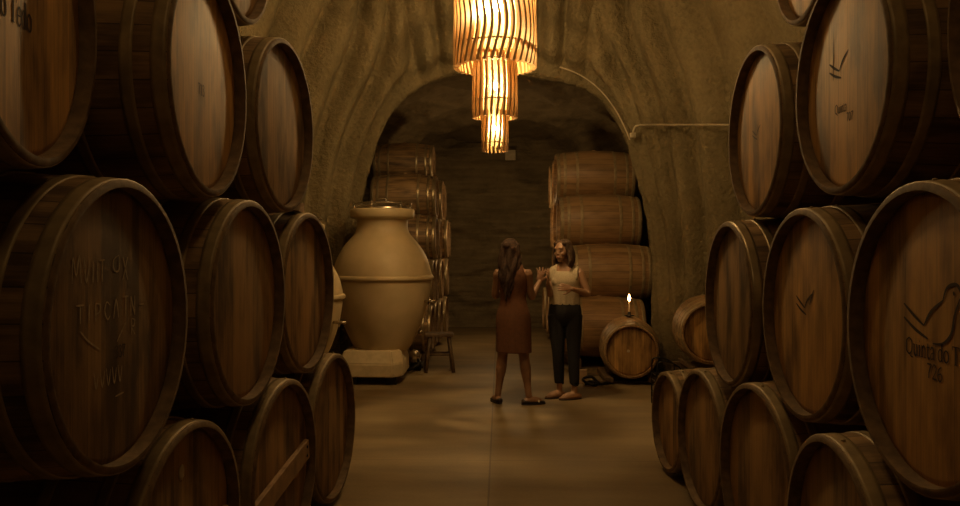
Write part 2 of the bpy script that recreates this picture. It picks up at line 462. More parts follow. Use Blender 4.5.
# bookish serif glyphs: (advance, [(points, stem width)]) in units of cap height
TK, TN, SF = .15, .06, .05
def _srf(x, y, h=.13): return ([(x - h, y), (x + h, y)], SF)
GL_ = {
 'Q': (.86, [([(.40, 1), (.12, .82), (.06, .5), (.12, .18), (.40, 0)], .13), ([(.40, 1), (.68, .82), (.74, .5), (.68, .18), (.40, 0)], .13), ([(.40, .06), (.60, -.10), (.86, -.14)], .09)]),
 'u': (.60, [([(.14, .64), (.14, .2), (.26, 0), (.42, .06)], TK), ([(.46, .66), (.46, 0)], TK), _srf(.10, .65, .09), _srf(.42, .65, .09), _srf(.52, .01, .07)]),
 'i': (.32, [([(.16, .66), (.16, 0)], TK), _srf(.16, .01), _srf(.12, .65, .09), ([(.13, .88), (.19, .88)], .13)]),
 'n': (.62, [([(.14, .66), (.14, 0)], TK), ([(.16, .5), (.30, .67), (.46, .5), (.46, 0)], TK * .8), _srf(.14, .01), _srf(.46, .01), _srf(.10, .65, .08)]),
 't': (.38, [([(.16, .86), (.16, .16), (.24, 0), (.36, .06)], TK * .9), ([(.0, .64), (.34, .64)], TN)]),
 'a': (.54, [([(.08, .52), (.20, .67), (.38, .58), (.38, .0)], TK * .8), ([(.38, .38), (.14, .30), (.10, .1), (.22, -.01), (.38, .12)], TN * 1.3), _srf(.45, .01, .06)]),
 'd': (.60, [([(.44, 1.0), (.44, 0)], TK), ([(.44, .5), (.28, .68), (.08, .5), (.08, .16), (.26, -.01), (.44, .14)], TN * 1.5), _srf(.38, .99, .09), _srf(.50, .01, .07)]),
 'o': (.58, [([(.28, .68), (.08, .52), (.08, .15), (.28, -.01)], .12), ([(.28, .68), (.48, .52), (.48, .15), (.28, -.01)], .12)]),
 'e': (.52, [([(.08, .36), (.44, .36)], TN), ([(.44, .36), (.42, .60), (.26, .68), (.08, .5), (.08, .16), (.26, -.01), (.46, .12)], .10)]),
 'T': (.74, [([(.36, 1), (.36, 0)], .16), ([(.02, .98), (.70, .98)], TN), ([(.03, 1.0), (.03, .78)], TN), ([(.69, 1.0), (.69, .78)], TN), _srf(.36, .01, .16)]),
 ' ': (.30, []),
 '7': (.60, [([(.04, .97), (.52, .97)], .12), ([(.52, .97), (.28, .45), (.22, 0)], .14)]),
 '2': (.60, [([(.06, .76), (.22, 1), (.46, .84), (.40, .52), (.06, .03)], .10), ([(.05, .04), (.52, .04)], .12)]),
 '6': (.60, [([(.46, .96), (.16, .74), (.06, .34), (.16, .03), (.38, .03), (.50, .26), (.38, .50), (.12, .40)], .12)]),
 '0': (.60, [([(.28, 1), (.08, .76), (.08, .24), (.28, 0)], .13), ([(.28, 1), (.48, .76), (.48, .24), (.28, 0)], .13)]),
 '1': (.44, [([(.22, 1), (.22, 0)], .15), ([(.22, 1), (.08, .84)], .07), _srf(.22, .01)]),
 '3': (.58, [([(.06, .84), (.24, 1), (.44, .80), (.24, .54)], .11), ([(.24, .54), (.50, .34), (.36, .02), (.06, .12)], .12)]),
 '4': (.60, [([(.38, 1), (.38, 0)], .13), ([(.38, 1), (.04, .30), (.54, .30)], .07)]),
}
def serif_text(bm, s, size, cy, cz, x, sx):
    """size = cap height"""
    size *= .72
    tot = sum(GL_[c][0] for c in s) * size * sx; px = cy - tot / 2
    for c in s:
        adv, st = GL_[c]
        for pts, w_ in st:
            P = [(px + p[0] * size * sx, cz - size * .5 + p[1] * size) for p in pts]
            if len(P) == 2: P = [P[0], P[1]]
            stroke(bm, P, w_ * size * (1.0 if len(P) > 2 else 1.05), x, .72)
        px += adv * size * sx

# ------------------------------------------------------------------ barrels
def barrel_kind(kind, L, rb, rh, rec, hoops, hw, bright):
    """builds the meshes of one kind of barrel once; origin = ground point under its middle, axis along X"""
    g = {}
    th = .021 if rb > .42 else .019
    prof = lambda x: rh + (rb - rh) * (1 - (2 * x / L) ** 2)
    bm = bmesh.new(); uvl = bm.loops.layers.uv.new('UVMap')
    P = [(-L / 2, rh - th), (-L / 2, rh - .006), (-L / 2 + .006, rh)] + [(x, prof(x)) for x in [(-.5 + k / 16) * L * .985 for k in range(17)]] + [(L / 2 - .006, rh)]
    lathe(bm, P[2:], 60, 'X', (0, 0, rb), uvl)
    nf = len(bm.faces)
    for sg in (1, -1): lathe(bm, [(sg * (L / 2 - .006), rh), (sg * L / 2, rh - .006), (sg * L / 2, rh - th)], 60, 'X', (0, 0, rb), uvl)
    lathe(bm, [(L / 2, rh - th), (L / 2 - rec - .03, rh - th - .004)], 60, 'X', (0, 0, rb), uvl)
    lathe(bm, [(-L / 2, rh - th), (-L / 2 + rec + .03, rh - th - .004)], 60, 'X', (0, 0, rb), uvl)
    bm.faces.ensure_lookup_table()
    for f in bm.faces[nf:]: f.material_index = 1
    g['staves'] = bm
    def head(sgn):
        b2 = bmesh.new(); r = rh - th - .001; x0 = L / 2 - rec
        lathe(b2, [(x0 - .02, .001), (x0 - .02, r), (x0 - .006, r), (x0, r - .022), (x0, .001)], 60, 'X')
        if sgn < 0: bmesh.ops.transform(b2, matrix=Matrix.Rotation(PI, 4, 'Z'), verts=b2.verts)
        return b2
    g['heads'] = [head(1), head(-1)]
    hb = []
    for (s0, w_) in hoops:
        for sg in (1, -1):
            b3 = bmesh.new()
            xa, xb = L / 2 - s0, L / 2 - s0 - w_
            n = 4
            pp = [(xa + (xb - xa) * k / n, prof(xa + (xb - xa) * k / n) + .0035) for k in range(n + 1)]
            pp = [(xa, prof(xa) - .002)] + pp + [(xb, prof(xb) - .002)]
            lathe(b3, [(p[0] * sg, p[1]) for p in pp], 60, 'X', (0, 0, rb))
            add_ell(b3, ((xa + xb) / 2 * sg, .05, rb + (prof((xa + xb) / 2)) + .002), (.008, .008, .005), sub=1)
            hb.append(b3)
    g['hoops'] = hb
    b4 = bmesh.new(); lathe(b4, [(rb * 2 - .01, .028), (rb * 2 + .012, .026), (rb * 2 + .012, .001)], 16, 'Z'); g['bung'] = b4
    # make prototype meshes
    out = {'L': L, 'rb': rb, 'rh': rh, 'rec': rec, 'th': th}
    tmp = []
    def mk(n, b_, mt):
        o = obj(n, b_, mt); me = o.data; bpy.data.objects.remove(o); return me
    sm, hm, hpm = kind
    out['staves'] = mk('staves', g['staves'], [sm, M['rim']])
    out['heads'] = [mk('head', h, hm) for h in g['heads']]
    out['hoops'] = [mk('hoop', h, hpm) for h in g['hoops']]
    out['bung'] = mk('bung', g['bung'], M['raw'])
    return out

def place_barrel(K, name, label, loc, rotz, group=None, head_mat=None, hoop_mat=None, roll=0, face=0):
    """loc = ground point under the middle"""
    t = thing(name, label, 'barrel', loc, rotz, group)
    def part(n, me, par=t, lx=None):
        o = bpy.data.objects.new(n, me); link(o); o.parent = par
        return o
    part('staves', K['staves'])
    hs = []
    for i, h in enumerate(K['heads']):
        o = part('head', h); o.location = (0, 0, K['rb']); hs.append(o)
        o.rotation_euler = (roll if i == 0 else -roll, 0, 0)
        if head_mat:
            o.material_slots[0].link = 'OBJECT'; o.material_slots[0].material = head_mat
    for h in K['hoops']:
        o = part('hoop', h)
        if hoop_mat: o.material_slots[0].link = 'OBJECT'; o.material_slots[0].material = hoop_mat
    part('bung', K['bung'])
    return t, hs[0]

LG = barrel_kind((M['stave'], M['head'], M['hoop']), 1.22, .455, .425, .040, [(.009, .050), (.115, .042), (.30, .042)], 0, False)
MD = barrel_kind((M['stave'], M['head'], M['hoop']), 1.10, .388, .340, .045, [(.008, .046), (.10, .04), (.27, .04)], 0, False)
SM = barrel_kind((M['stave'], M['head_dark'], M['hoop']), .94, .345, .295, .04, [(.007, .043), (.09, .036), (.23, .036)], 0, False)
TS = barrel_kind((M['stave'], M['head_dark'], M['hoop']), 1.12, .42, .39, .038, [(.008, .048), (.11, .04), (.28, .04)], 0, False)
S3 = barrel_kind((M['stave'], M['head_dark'], M['hoop']), .94, .355, .325, .04, [(.007, .043), (.09, .036), (.23, .036)], 0, False)

def big(K, c, yaw, label, group, **kw):
    """c: centre of the front rim"""
    n = Vector((math.cos(yaw), math.sin(yaw), 0))
    p = Vector(c) - n * K['L'] / 2
    return place_barrel(K, 'wine_barrel', label, (p.x, p.y, c[2] - K['rb']), yaw, group, **kw)

GL = 'large barrels stacked along the aisle, clay jar side'
GR = 'large barrels stacked along the aisle, candle side'
def lettering(head, K, fn, mat='ink', name='lettering'):
    bm = bmesh.new(); fn(bm, K['L'] / 2 - K['rec'] + .0016)
    return obj(name, bm, M[mat], head, smooth=False)

# --- left side rows (clay jar side)
tC, hC = big(LG, (-1.17, 2.01, 2.14), R(9), 'large pale-headed barrel cut off by the upper left corner of the picture', GL)
lettering(hC, LG, lambda b_, x: (serif_text(b_, 'Quinta do Tedo', .092, -.155, -.045, x, .80), bird(b_, x, 1.05, -.14, .05), serif_text(b_, '724', .07, -.20, -.125, x, 1.0)))
tB, hB = big(LG, (-1.08, 2.99, 2.13), R(1), 'large barrel numbered 713 in the upper row, warm brown head', GL)
lettering(hB, LG, lambda b_, x: serif_text(b_, '713', .058, -.02, -.03, x, 1.0))
tA, hA = big(LG, (-1.06, 3.98, 2.12), R(-4), 'large unmarked barrel at the far end of the upper row, against the bare cave wall', GL, head_mat=M['head_dark'])
tE, hE = big(LG, (-1.09, 2.33, 1.28), R(-1), 'large dark barrel with chalk writing and the number 337 on its head', GL, head_mat=M['head_dark'])
lettering(hE, LG, lambda b_, x: serif_text(b_, '337', .05, .02, -.08, x, 1.0))
def chalk(b_, x):
    S = lambda pts, ox, oz, k=1: stroke(b_, [(ox + p[0] * k, oz + p[1] * k) for p in pts], .0055, x)
    z = .13
    S([(0, 0), (.005, .07), (.02, .02), (.035, .075), (.045, .0)], -.24, z)          # M
    S([(0, .07), (.012, .0), (.03, .07)], -.18, z)                                   # U / V
    S([(0, .0), (.002, .06)], -.135, z); S([(0, .0), (.0, .06)], -.11, z); S([(-.012, .06), (.02, .062)], -.09, z); S([(0, .0), (0, .06)], -.085, z)
    S([(.03, .075), (.0, .06), (.005, .03), (.03, .03), (.035, .06), (.03, .075)], -.02, z)   # O
    S([(0, .07), (.03, .0)], .035, z); S([(.03, .07), (.0, .0)], .035, z)
    z = .02
    S([(-.02, .05), (.02, .05)], -.2, z); S([(0, .05), (0, .0)], -.2, z); S([(0, 0), (0, .05)], -.155, z)
    S([(0, 0), (0, .05)], -.12, z); S([(0, .05), (.025, .045), (.02, .025), (0, .02)], -.12, z)
    S([(.03, .04), (.01, .05), (0, .025), (.015, 0), (.03, .01)], -.07, z); S([(0, 0), (.015, .055), (.03, 0)], -.02, z)
    S([(-.015, .06), (.02, .06)], .05, z); S([(0, .06), (.0, .0)], .053, z); S([(0, 0), (0, .06)], .085, z); S([(0, .06), (.025, 0)], .085, z); S([(0, 0), (0, .06)], .11, z)
    S([(0, .03), (.03, .03)], .14, z)
    S([(0, 0), (0, .05)], .09, -.04); S([(0, .05), (.02, .045), (.015, .028), (0, .025), (.022, 0)], .09, -.04)
    S([(0, .03), (.04, 0), (.1, -.03)], -.2, -.03); S([(0, -.03), (.05, .02)], 0, -.02)
    for k in range(5): S([(0, .05), (.012, 0), (.024, .045)], -.13 + k * .034, -.17)
    S([(0, 0), (.05, .004)], -.01, -.21)
lettering(hE, LG, chalk, 'chalk', 'chalk_writing')
tF, hF = big(LG, (-1.04, 3.35, 1.28), R(-3), 'large plain barrel second along in the middle row, behind the chalked one', GL, head_mat=M['head_dark'])
tG, hG = big(LG, (-1.02, 4.30, 1.27), R(-5), 'large barrel at the far end of the middle row, edge on against the clay jar', GL, head_mat=M['head_dark'])
tH, hH = big(LG, (-1.09, 2.83, .455), R(-4), 'large bottom row barrel with a pale oval spot high on its head', GL, head_mat=M['head_dark'])
bm = bmesh.new(); xx = LG['L'] / 2 - LG['rec']
add_ell(bm, (xx + .001, -.02, .255), (.003, .022, .03), sub=2); obj('sticker', bm, M['pale'], hH)
def brace(head, z0, z1):
    bm = bmesh.new()
    a = math.atan2(z1 - z0, .66)
    add_box(bm, (xx + .014, 0, (z0 + z1) / 2), (.026, .70, .10), Matrix.Rotation(a, 4, 'X'), .004)
    o = obj('brace', bm, M['raw'], head, smooth=False); o['label'] = 'flat pine board nailed across the barrel head'
    for s in (-1, 1):
        for q in (-.022, .022):
            b2 = bmesh.new(); add_ell(b2, (xx + .028, s * .31, (z0 + z1) / 2 + s * .31 * math.tan(a) + q), (.004, .009, .009), sub=1)
            obj('bolt', b2, M['black'], o)
brace(hH, -.17, -.02)
tI, hI = big(LG, (-1.00, 3.76, .455), R(-5), 'large bottom row barrel with a diagonal pine board across its head', GL, head_mat=M['head_dark'])
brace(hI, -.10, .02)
tJ, hJ = big(LG, (-.965, 4.70, .455), R(-5), 'large far-end barrel of the bottom row, overlapping the plinth of the clay jar', GL, head_mat=M['head_dark'])
big(LG, (-1.15, 3.58, 2.96), 0, 'large barrel cut off by the frame top, above the clay jar side rows', GL, head_mat=M['head_dark'])
# --- right side rows (candle side)
big(LG, (1.36, 3.66, 2.96), PI - .05, 'large barrel cut off by the frame top, above the conduit side rows', GR)
tM, hM = big(LG, (1.28, 4.10, 2.10), PI, 'large barrel at the far end of the upper row, beside the wall conduit', GR)
lettering(hM, LG, lambda b_, x: bird(b_, x, .62, .0, -.03, True))
tN, hN = big(LG, (1.28, 3.08, 2.14), PI, 'large upper row barrel stamped with a bird tail and the number 707', GR)
def n707(b_, x):
    bird(b_, x, .85, .0, .03, True); stroke(b_, [(-.12, .22), (-.118, .10), (-.12, .03)], .006, x)
    serif_text(b_, 'Quinta', .05, -.05, -.09, x, .9); serif_text(b_, '707', .045, .03, -.135, x, 1.0)
lettering(hN, LG, n707)
tO, hO = big(LG, (1.30, 2.08, 2.16), R(170), 'large barrel cut off by the upper right corner of the picture', GR)
tP, hP = big(LG, (1.18, 4.22, 1.22), PI, 'large dark barrel with pale shining hoops at the far end of the middle row', GR, head_mat=M['head_dark'], hoop_mat=M['hoop_bright'])
tQ, hQ = big(LG, (1.21, 3.28, 1.24), R(181), 'large middle row barrel with only a small faded bird tail on its head', GR)
lettering(hQ, LG, lambda b_, x: (bird(b_, x, .8, .03, .0, True), stroke(b_, [(.02, .04), (.06, .10)], .01, x)))
tR, hR = big(LG, (1.14, 2.24, 1.26), PI, 'large barrel stamped with a bird, Quinta do Tedo and the number 726', GR)
lettering(hR, LG, lambda b_, x: (bird(b_, x, 1.0, .06, .0, w=.010), serif_text(b_, 'Quinta do Tedo', .066, .062, -.035, x, .98), serif_text(b_, '726', .056, .04, -.092, x, 1.1)))
big(S3, (1.10, 5.37, .355), R(185), 'smallest barrel of the bottom row, farthest along on the floor by the aisle', GR, head_mat=M['head_dark'])
big(TS, (1.12, 4.58, .42), R(184), 'slim dark barrel on the floor between the smallest one and the light-rimmed one', GR)
big(LG, (1.15, 3.70, .455), R(184), 'large bottom row barrel with a light rim, standing under the faded bird tail barrel', GR, head_mat=M['head_dark'])
big(LG, (1.075, 2.66, .455), R(178), 'large barrel at the bottom edge of the picture, under the barrel numbered 726', GR, head_mat=M['head_dark'])


# --- far stacks: barrels lying crosswise, heads to the middle of the tunnel
ORD = ['nearest', 'second', 'third', 'fourth', 'fifth']
TIER = ['bottom', 'second', 'third', 'fourth', 'topmost']
def stack(K, side, tiers, dz, dy, sp, desc, group, mats):
    for ti, (y0, xc, cz, n) in enumerate(tiers):
        for k in range(n):
            jx = random.uniform(-.03, .03) if k else 0
            yy = y0 + sp * k
            rot = (0 if side < 0 else PI) + random.uniform(-.02, .02)
            place_barrel(K, 'wine_barrel', f'{ORD[k]} barrel along the {TIER[ti]} tier of the stack {desc}',
                         (xc + jx + (.02 if side < 0 else .008) * k, yy, cz - K['rb']), rot, group, hoop_mat=mats, head_mat=M['head_dark'])
BR = {}
stack(SM, -1, [(10.62, -1.36, .46, 4), (10.97, -1.37, 1.06, 4), (11.32, -1.36, 1.67, 4), (11.67, -1.385, 2.27, 3), (12.72, -1.52, 2.86, 1)],
      .6, .35, .70, 'behind the white clay jar', 'barrels stacked behind the clay jar', M['hoop_bright'])
MDs = dict(MD); 
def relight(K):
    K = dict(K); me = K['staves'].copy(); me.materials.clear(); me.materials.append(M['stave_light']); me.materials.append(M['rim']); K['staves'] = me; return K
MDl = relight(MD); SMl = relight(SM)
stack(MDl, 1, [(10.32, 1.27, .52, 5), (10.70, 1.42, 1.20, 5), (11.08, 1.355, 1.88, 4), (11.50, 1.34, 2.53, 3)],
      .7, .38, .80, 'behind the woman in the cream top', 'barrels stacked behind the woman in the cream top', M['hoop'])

def beam(name, label, loc, size, group=None, mat='darkwood'):
    bm = bmesh.new(); add_box(bm, (0, 0, size[2] / 2), size, None, .008)
    o = obj(name, bm, M[mat], smooth=False); o.location = loc; tag(o, label, 'beam', group); return o
beam('timber_beam', 'dark timber beam on the floor under the aisle ends of the barrels behind the clay jar', (-1.05, 11.7, 0), (.10, 3.0, .14))
beam('timber_beam', 'dark timber beam on the floor under the wall ends of the barrels behind the clay jar', (-1.62, 11.7, 0), (.10, 3.0, .14))
beam('timber_beam', 'dark timber beam on the floor under the aisle ends of the barrels behind the woman in cream', (.95, 11.95, 0), (.12, 4.0, .145))
beam('timber_beam', 'dark timber beam on the floor under the wall ends of the barrels behind the woman in cream', (1.62, 11.95, 0), (.12, 4.0, .145))

# --- candle barrel on a low board rack
bm = bmesh.new()
for yy in (9.1, 9.6): add_box(bm, (0, yy - 9.35, .0125), (.84, .10, .025), None, .006)
for xx_ in (-.24, .24): add_box(bm, (xx_, 0, .05), (.09, .8, .055), Matrix.Rotation(0, 4, 'Y'), .006)
o = obj('wooden_rack', bm, M['darkwood'], smooth=False); o.location = (1.46, 9.35, 0)
tag(o, 'low dark wooden rack on the floor under the candle barrel', 'rack')
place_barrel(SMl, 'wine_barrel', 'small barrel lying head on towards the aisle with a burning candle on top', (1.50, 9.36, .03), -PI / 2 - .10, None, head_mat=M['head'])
cb = C.objects[-1]
bm = bmesh.new(); xx2 = SM['L'] / 2 - SM['rec']; add_ell(bm, (xx2 + .001, -.03, .0), (.003, .018, .018), sub=2)
hc = [c for c in bpy.data.objects if c.name.startswith('head') and c.parent and c.parent.location[:] == Vector((1.50, 9.36, .03))[:]]
hc = [c for c in hc][0] if hc else None
o = obj('bung_plug', bm, M['pale']); o.parent = hc
t = thing('candle', 'burning ivory candle in a dark holder on top of the small head-on barrel', 'candle', (1.50, 9.33, .734))
bm = bmesh.new(); lathe(bm, [(0, .001), (0, .055), (.008, .06), (.014, .03), (.02, .016), (.045, .018), (.05, .012), (.05, .001)], 20); obj('holder', bm, M['black'], t)
bm = bmesh.new(); lathe(bm, [(.03, .0105), (.165, .009), (.17, .004), (.17, .0005)], 14); obj('candle_stick', bm, M['wax'], t)
bm = bmesh.new(); lathe(bm, [(.172, .001), (.182, .012), (.20, .016), (.225, .011), (.255, .001)], 14); obj('flame', bm, M['flame'], t)
# --- barrel by the right wall on a box stand
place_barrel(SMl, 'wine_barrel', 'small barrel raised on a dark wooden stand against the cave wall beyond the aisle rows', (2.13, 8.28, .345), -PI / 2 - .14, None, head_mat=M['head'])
bm = bmesh.new()
for s in (-1, 1):
    add_box(bm, (0, s * .28, .285), (.60, .06, .06), None, .004)
    for q in (-.27, .27): add_box(bm, (q, s * .28, .14), (.06, .06, .28), None, .004)
    add_box(bm, (0, s * .28, .08), (.5, .03, .06), None, .004)
for q in (-.2, .2): add_box(bm, (q, 0, .325), (.05, .66, .04), None, .004)
o = obj('crate_stand', bm, M['darkwood'], smooth=False); o.location = (2.13, 8.28, 0); tag(o, 'dark wooden stand under the small barrel by the cave wall', 'stand')
# wire rack
bm = bmesh.new()
for yy in (-.14, .14):
    tube(bm, [(-.11, yy, .0), (-.11, yy, .38), (-.08, yy, .44), (.0, yy, .44), (.08, yy, .40), (.11, yy, .34), (.11, yy, 0)], .008, 8, 3)
for zz in (.06, .12, .18, .24, .30):
    for q in (-.11, .11): tube(bm, [(q, -.14, zz), (q, .14, zz)], .004, 6)
    for q in (-.14, 0, .14): tube(bm, [(-.11, q, zz), (.11, q, zz)], .004, 6)
for q in (-.05, 0.0, .05): tube(bm, [(q, -.14, .06), (q, -.14, .30)], .004, 6)
o = obj('wire_rack', bm, M['black']); o.location = (1.60, 7.75, 0); tag(o, 'black wire rack on the floor between the candle barrel and the front rows', 'rack')
# things by the base of the right stack
bm = bmesh.new(); add_box(bm, (0, 0, .07), (.09, .08, .14), None, .004); add_box(bm, (0, 0, .145), (.095, .085, .012), None, .003)
o = obj('cardboard_box', bm, M['raw'], smooth=False); o.location = (.93, 9.05, 0); tag(o, 'small upright brown box on the floor beside the woman in black trousers', 'box')
bm = bmesh.new()
tube(bm, [(0, 0, .03), (.05, .04, .05), (.12, .0, .04), (.09, -.08, .03), (0, -.06, .05), (-.03, .02, .08), (.07, .05, .1), (.15, .02, .03), (.24, .06, .03)], .016, 10, 4, True)
o = obj('hose', bm, M['black']); o.location = (.95, 8.88, -.01); tag(o, 'short coil of black hose on the floor beside the small brown box', 'hose')

# --- wedges
def wedge(loc, rz, label):
    bm = bmesh.new()
    vs = [bm.verts.new(p) for p in ((-.06, -.035, 0), (.06, -.035, 0), (.06, .035, 0), (-.06, .035, 0), (-.06, -.035, .05), (-.06, .035, .05), (.06, -.035, .006), (.06, .035, .006))]
    for f in ((0, 3, 2, 1), (4, 6, 7, 5), (0, 1, 6, 4), (3, 5, 7, 2), (0, 4, 5, 3), (1, 2, 7, 6)): bm.faces.new([vs[i] for i in f])
    o = obj('wooden_wedge', bm, M['raw'], smooth=False); o.location = loc; o.rotation_euler = (0, 0, rz)
    tag(o, label, 'wedge')
wedge((-1.10, 4.27, 1.705), PI / 2 * -1, 'pale wooden wedge on the far middle row barrel under the upper barrel')

# ------------------------------------------------------------------ clay jars
def jar(loc, s, label):
    t = thing('clay_jar', label, 'jar', loc)
    bm = bmesh.new()
    prof = [(.36, .001), (.36, .30), (.40, .335), (.55, .405), (.72, .475), (.90, .53), (1.08, .562), (1.16, .568), (1.26, .566), (1.40, .53), (1.54, .455), (1.64, .375), (1.70, .325), (1.76, .298), (1.82, .295), (1.87, .30),
            (1.885, .36), (1.90, .372), (1.975, .375), (1.99, .365), (1.99, .29), (1.93, .27), (1.80, .265), (1.80, .001)]
    P = catmull([(p[0], p[1]) for p in prof[2:16]], 4)
    lathe(bm, [(z * s, r * s) for z, r in prof[:2] + P + prof[16:]], 72); obj('vessel', bm, M['clay'], t)
    bm = bmesh.new(); lathe(bm, [(1.165 * s, .56 * s), (1.17 * s, .588 * s), (1.185 * s, .598 * s), (1.205 * s, .598 * s), (1.22 * s, .588 * s), (1.225 * s, .56 * s)], 72, close=True); obj('band', bm, M['clay'], t)
    bm = bmesh.new()   # plinth: bevelled, wider at the base
    lo = [(-.42, -.40), (.18, -.44), (.28, -.30), (.28, .30), (.18, .42), (-.42, .42)]; hi = [(-.38, -.36), (.15, -.38), (.24, -.28), (.24, .28), (.15, .36), (-.38, .36)]
    L0 = [bm.verts.new((x * s, y_ * s, .09 * s)) for x, y_ in lo]; L1 = [bm.verts.new((x * s, y_ * s, .24 * s)) for x, y_ in lo]; L2 = [bm.verts.new((x * s, y_ * s, .385 * s)) for x, y_ in hi]
    for A_, B_ in ((L0, L1), (L1, L2)):
        for k in range(6): bm.faces.new((A_[k], A_[(k + 1) % 6], B_[(k + 1) % 6], B_[k]))
    bm.faces.new(L0[::-1]); bm.faces.new(L2)
    bmesh.ops.bevel(bm, geom=list(bm.edges), offset=.012, segments=2, affect='EDGES')
    obj('plinth', bm, M['plinth'], t, smooth=False)
    for (x, y_) in ((-.3, -.3), (.15, -.3), (.15, .3), (-.3, .3)):
        bm = bmesh.new(); add_box(bm, (x * s, y_ * s, .045 * s), (.12 * s, .10 * s, .092 * s), None, .004); obj('foot', bm, M['black'], t, smooth=False)
    # steel lid
    bm = bmesh.new(); lathe(bm, [(1.985 * s, .31 * s), (2.01 * s, .31 * s), (2.015 * s, .30 * s), (2.03 * s, .27 * s), (2.095 * s, .06 * s), (2.10 * s, .001)], 48)
    lid = obj('lid', bm, M['steel'], t)
    for k in range(6):
        a = k * PI / 3 + .3; b2 = bmesh.new(); tube(b2, [(.33 * s * math.cos(a), .33 * s * math.sin(a), 1.985 * s), (.33 * s * math.cos(a), .33 * s * math.sin(a), 2.055 * s)], .012, 8); add_ell(b2, (.33 * s * math.cos(a), .33 * s * math.sin(a), 2.06 * s), (.018, .018, .014), sub=2); obj('clamp', b2, M['steel'], lid)
    b2 = bmesh.new(); lathe(b2, [(2.048 * s, .325 * s), (2.048 * s, .345 * s), (2.060 * s, .345 * s), (2.060 * s, .325 * s)], 48, close=True); obj('ring', b2, M['steel'], lid)
    b2 = bmesh.new(); tube(b2, [(-.05, 0, 2.09 * s), (-.03, 0, 2.115 * s), (.03, 0, 2.115 * s), (.05, 0, 2.09 * s)], .009, 8, 3); obj('handle', b2, M['steel'], lid)
    # draw-off tap
    b2 = bmesh.new(); a = R(-18)
    d = Vector((math.cos(a), math.sin(a), 0)); p0 = d * .53 * s + Vector((0, 0, .93 * s))
    tube(b2, [p0, p0 + d * .14], .014, 8); tube(b2, [p0 + d * .07 + Vector((0, 0, .035)), p0 + d * .07, p0 + d * .07 - Vector((0, 0, .04))], .009, 8)
    obj('tap', b2, M['steel'], t)
    return t
jar((-1.36, 9.22, 0), .99, 'big pale clay wine jar with a steel lid on a sloping-sided concrete plinth')
jar((-2.02, 7.65, 0), .88, 'second pale clay jar, only its side showing behind the far middle row barrel')

# --- valves and pipes by the jar
t = thing('pump', 'steel pump with pipes on the floor between the clay jar and the stool', 'pump', (-1.08, 10.05, 0))
bm = bmesh.new(); add_box(bm, (0, 0, .06), (.22, .30, .05), None, .01); obj('base', bm, M['black'], t, smooth=False)
bm = bmesh.new(); lathe(bm, [(-.14, .001), (-.14, .07), (-.12, .085), (.06, .085), (.08, .07), (.14, .07), (.14, .001)], 24, 'Y', (0, 0, .17)); obj('motor', bm, M['steel'], t)
bm = bmesh.new(); tube(bm, [(-.06, -.1, .18), (-.06, -.15, .30), (-.02, -.15, .42), (.06, -.12, .47)], .02, 10, 4); obj('pipe', bm, M['steel'], t)
bm = bmesh.new(); tube(bm, [(.06, -.12, .14), (.09, -.2, .10), (.0, -.28, .05), (-.1, -.3, .03)], .02, 10, 4); obj('pipe', bm, M['black'], t)
for zz in (.0375,):
    for q in ((-.08, -.12), (.08, -.12), (-.08, .12), (.08, .12)):
        bm = bmesh.new(); tube(bm, [(q[0], q[1], 0), (q[0], q[1], .04)], .02, 10); obj('foot', bm, M['black'], t)
bm = bmesh.new(); tube(bm, [(.0, -.1, .47), (.03, -.12, .47)], .012, 8); add_ell(bm, (.09, -.12, .48), (.03, .03, .03), sub=2); obj('valve', bm, M['steel'], t)

# --- stool
t = thing('wooden_stool', 'rustic dark wooden stool with splayed legs beside the clay jar', 'stool', (-.75, 9.88, 0), .12)
bm = bmesh.new(); add_box(bm, (0, 0, .455), (.34, .26, .045), None, .01); obj('seat', bm, M['darkwood'], t, smooth=False)
for sx in (-1, 1):
    for sy in (-1, 1):
        bm = bmesh.new(); tube(bm, [(sx * .17, sy * .13, 0), (sx * .115, sy * .09, .44)], .022, 8); obj('leg', bm, M['darkwood'], t)
for sx in (-1, 1):
    bm = bmesh.new(); tube(bm, [(sx * .150, -.115, .16), (sx * .150, .115, .16)], .014, 8); obj('stretcher', bm, M['darkwood'], t)
for sy in (-1, 1):
    bm = bmesh.new(); tube(bm, [(-.14, sy * .108, .22), (.14, sy * .108, .22)], .014, 8); obj('stretcher', bm, M['darkwood'], t)

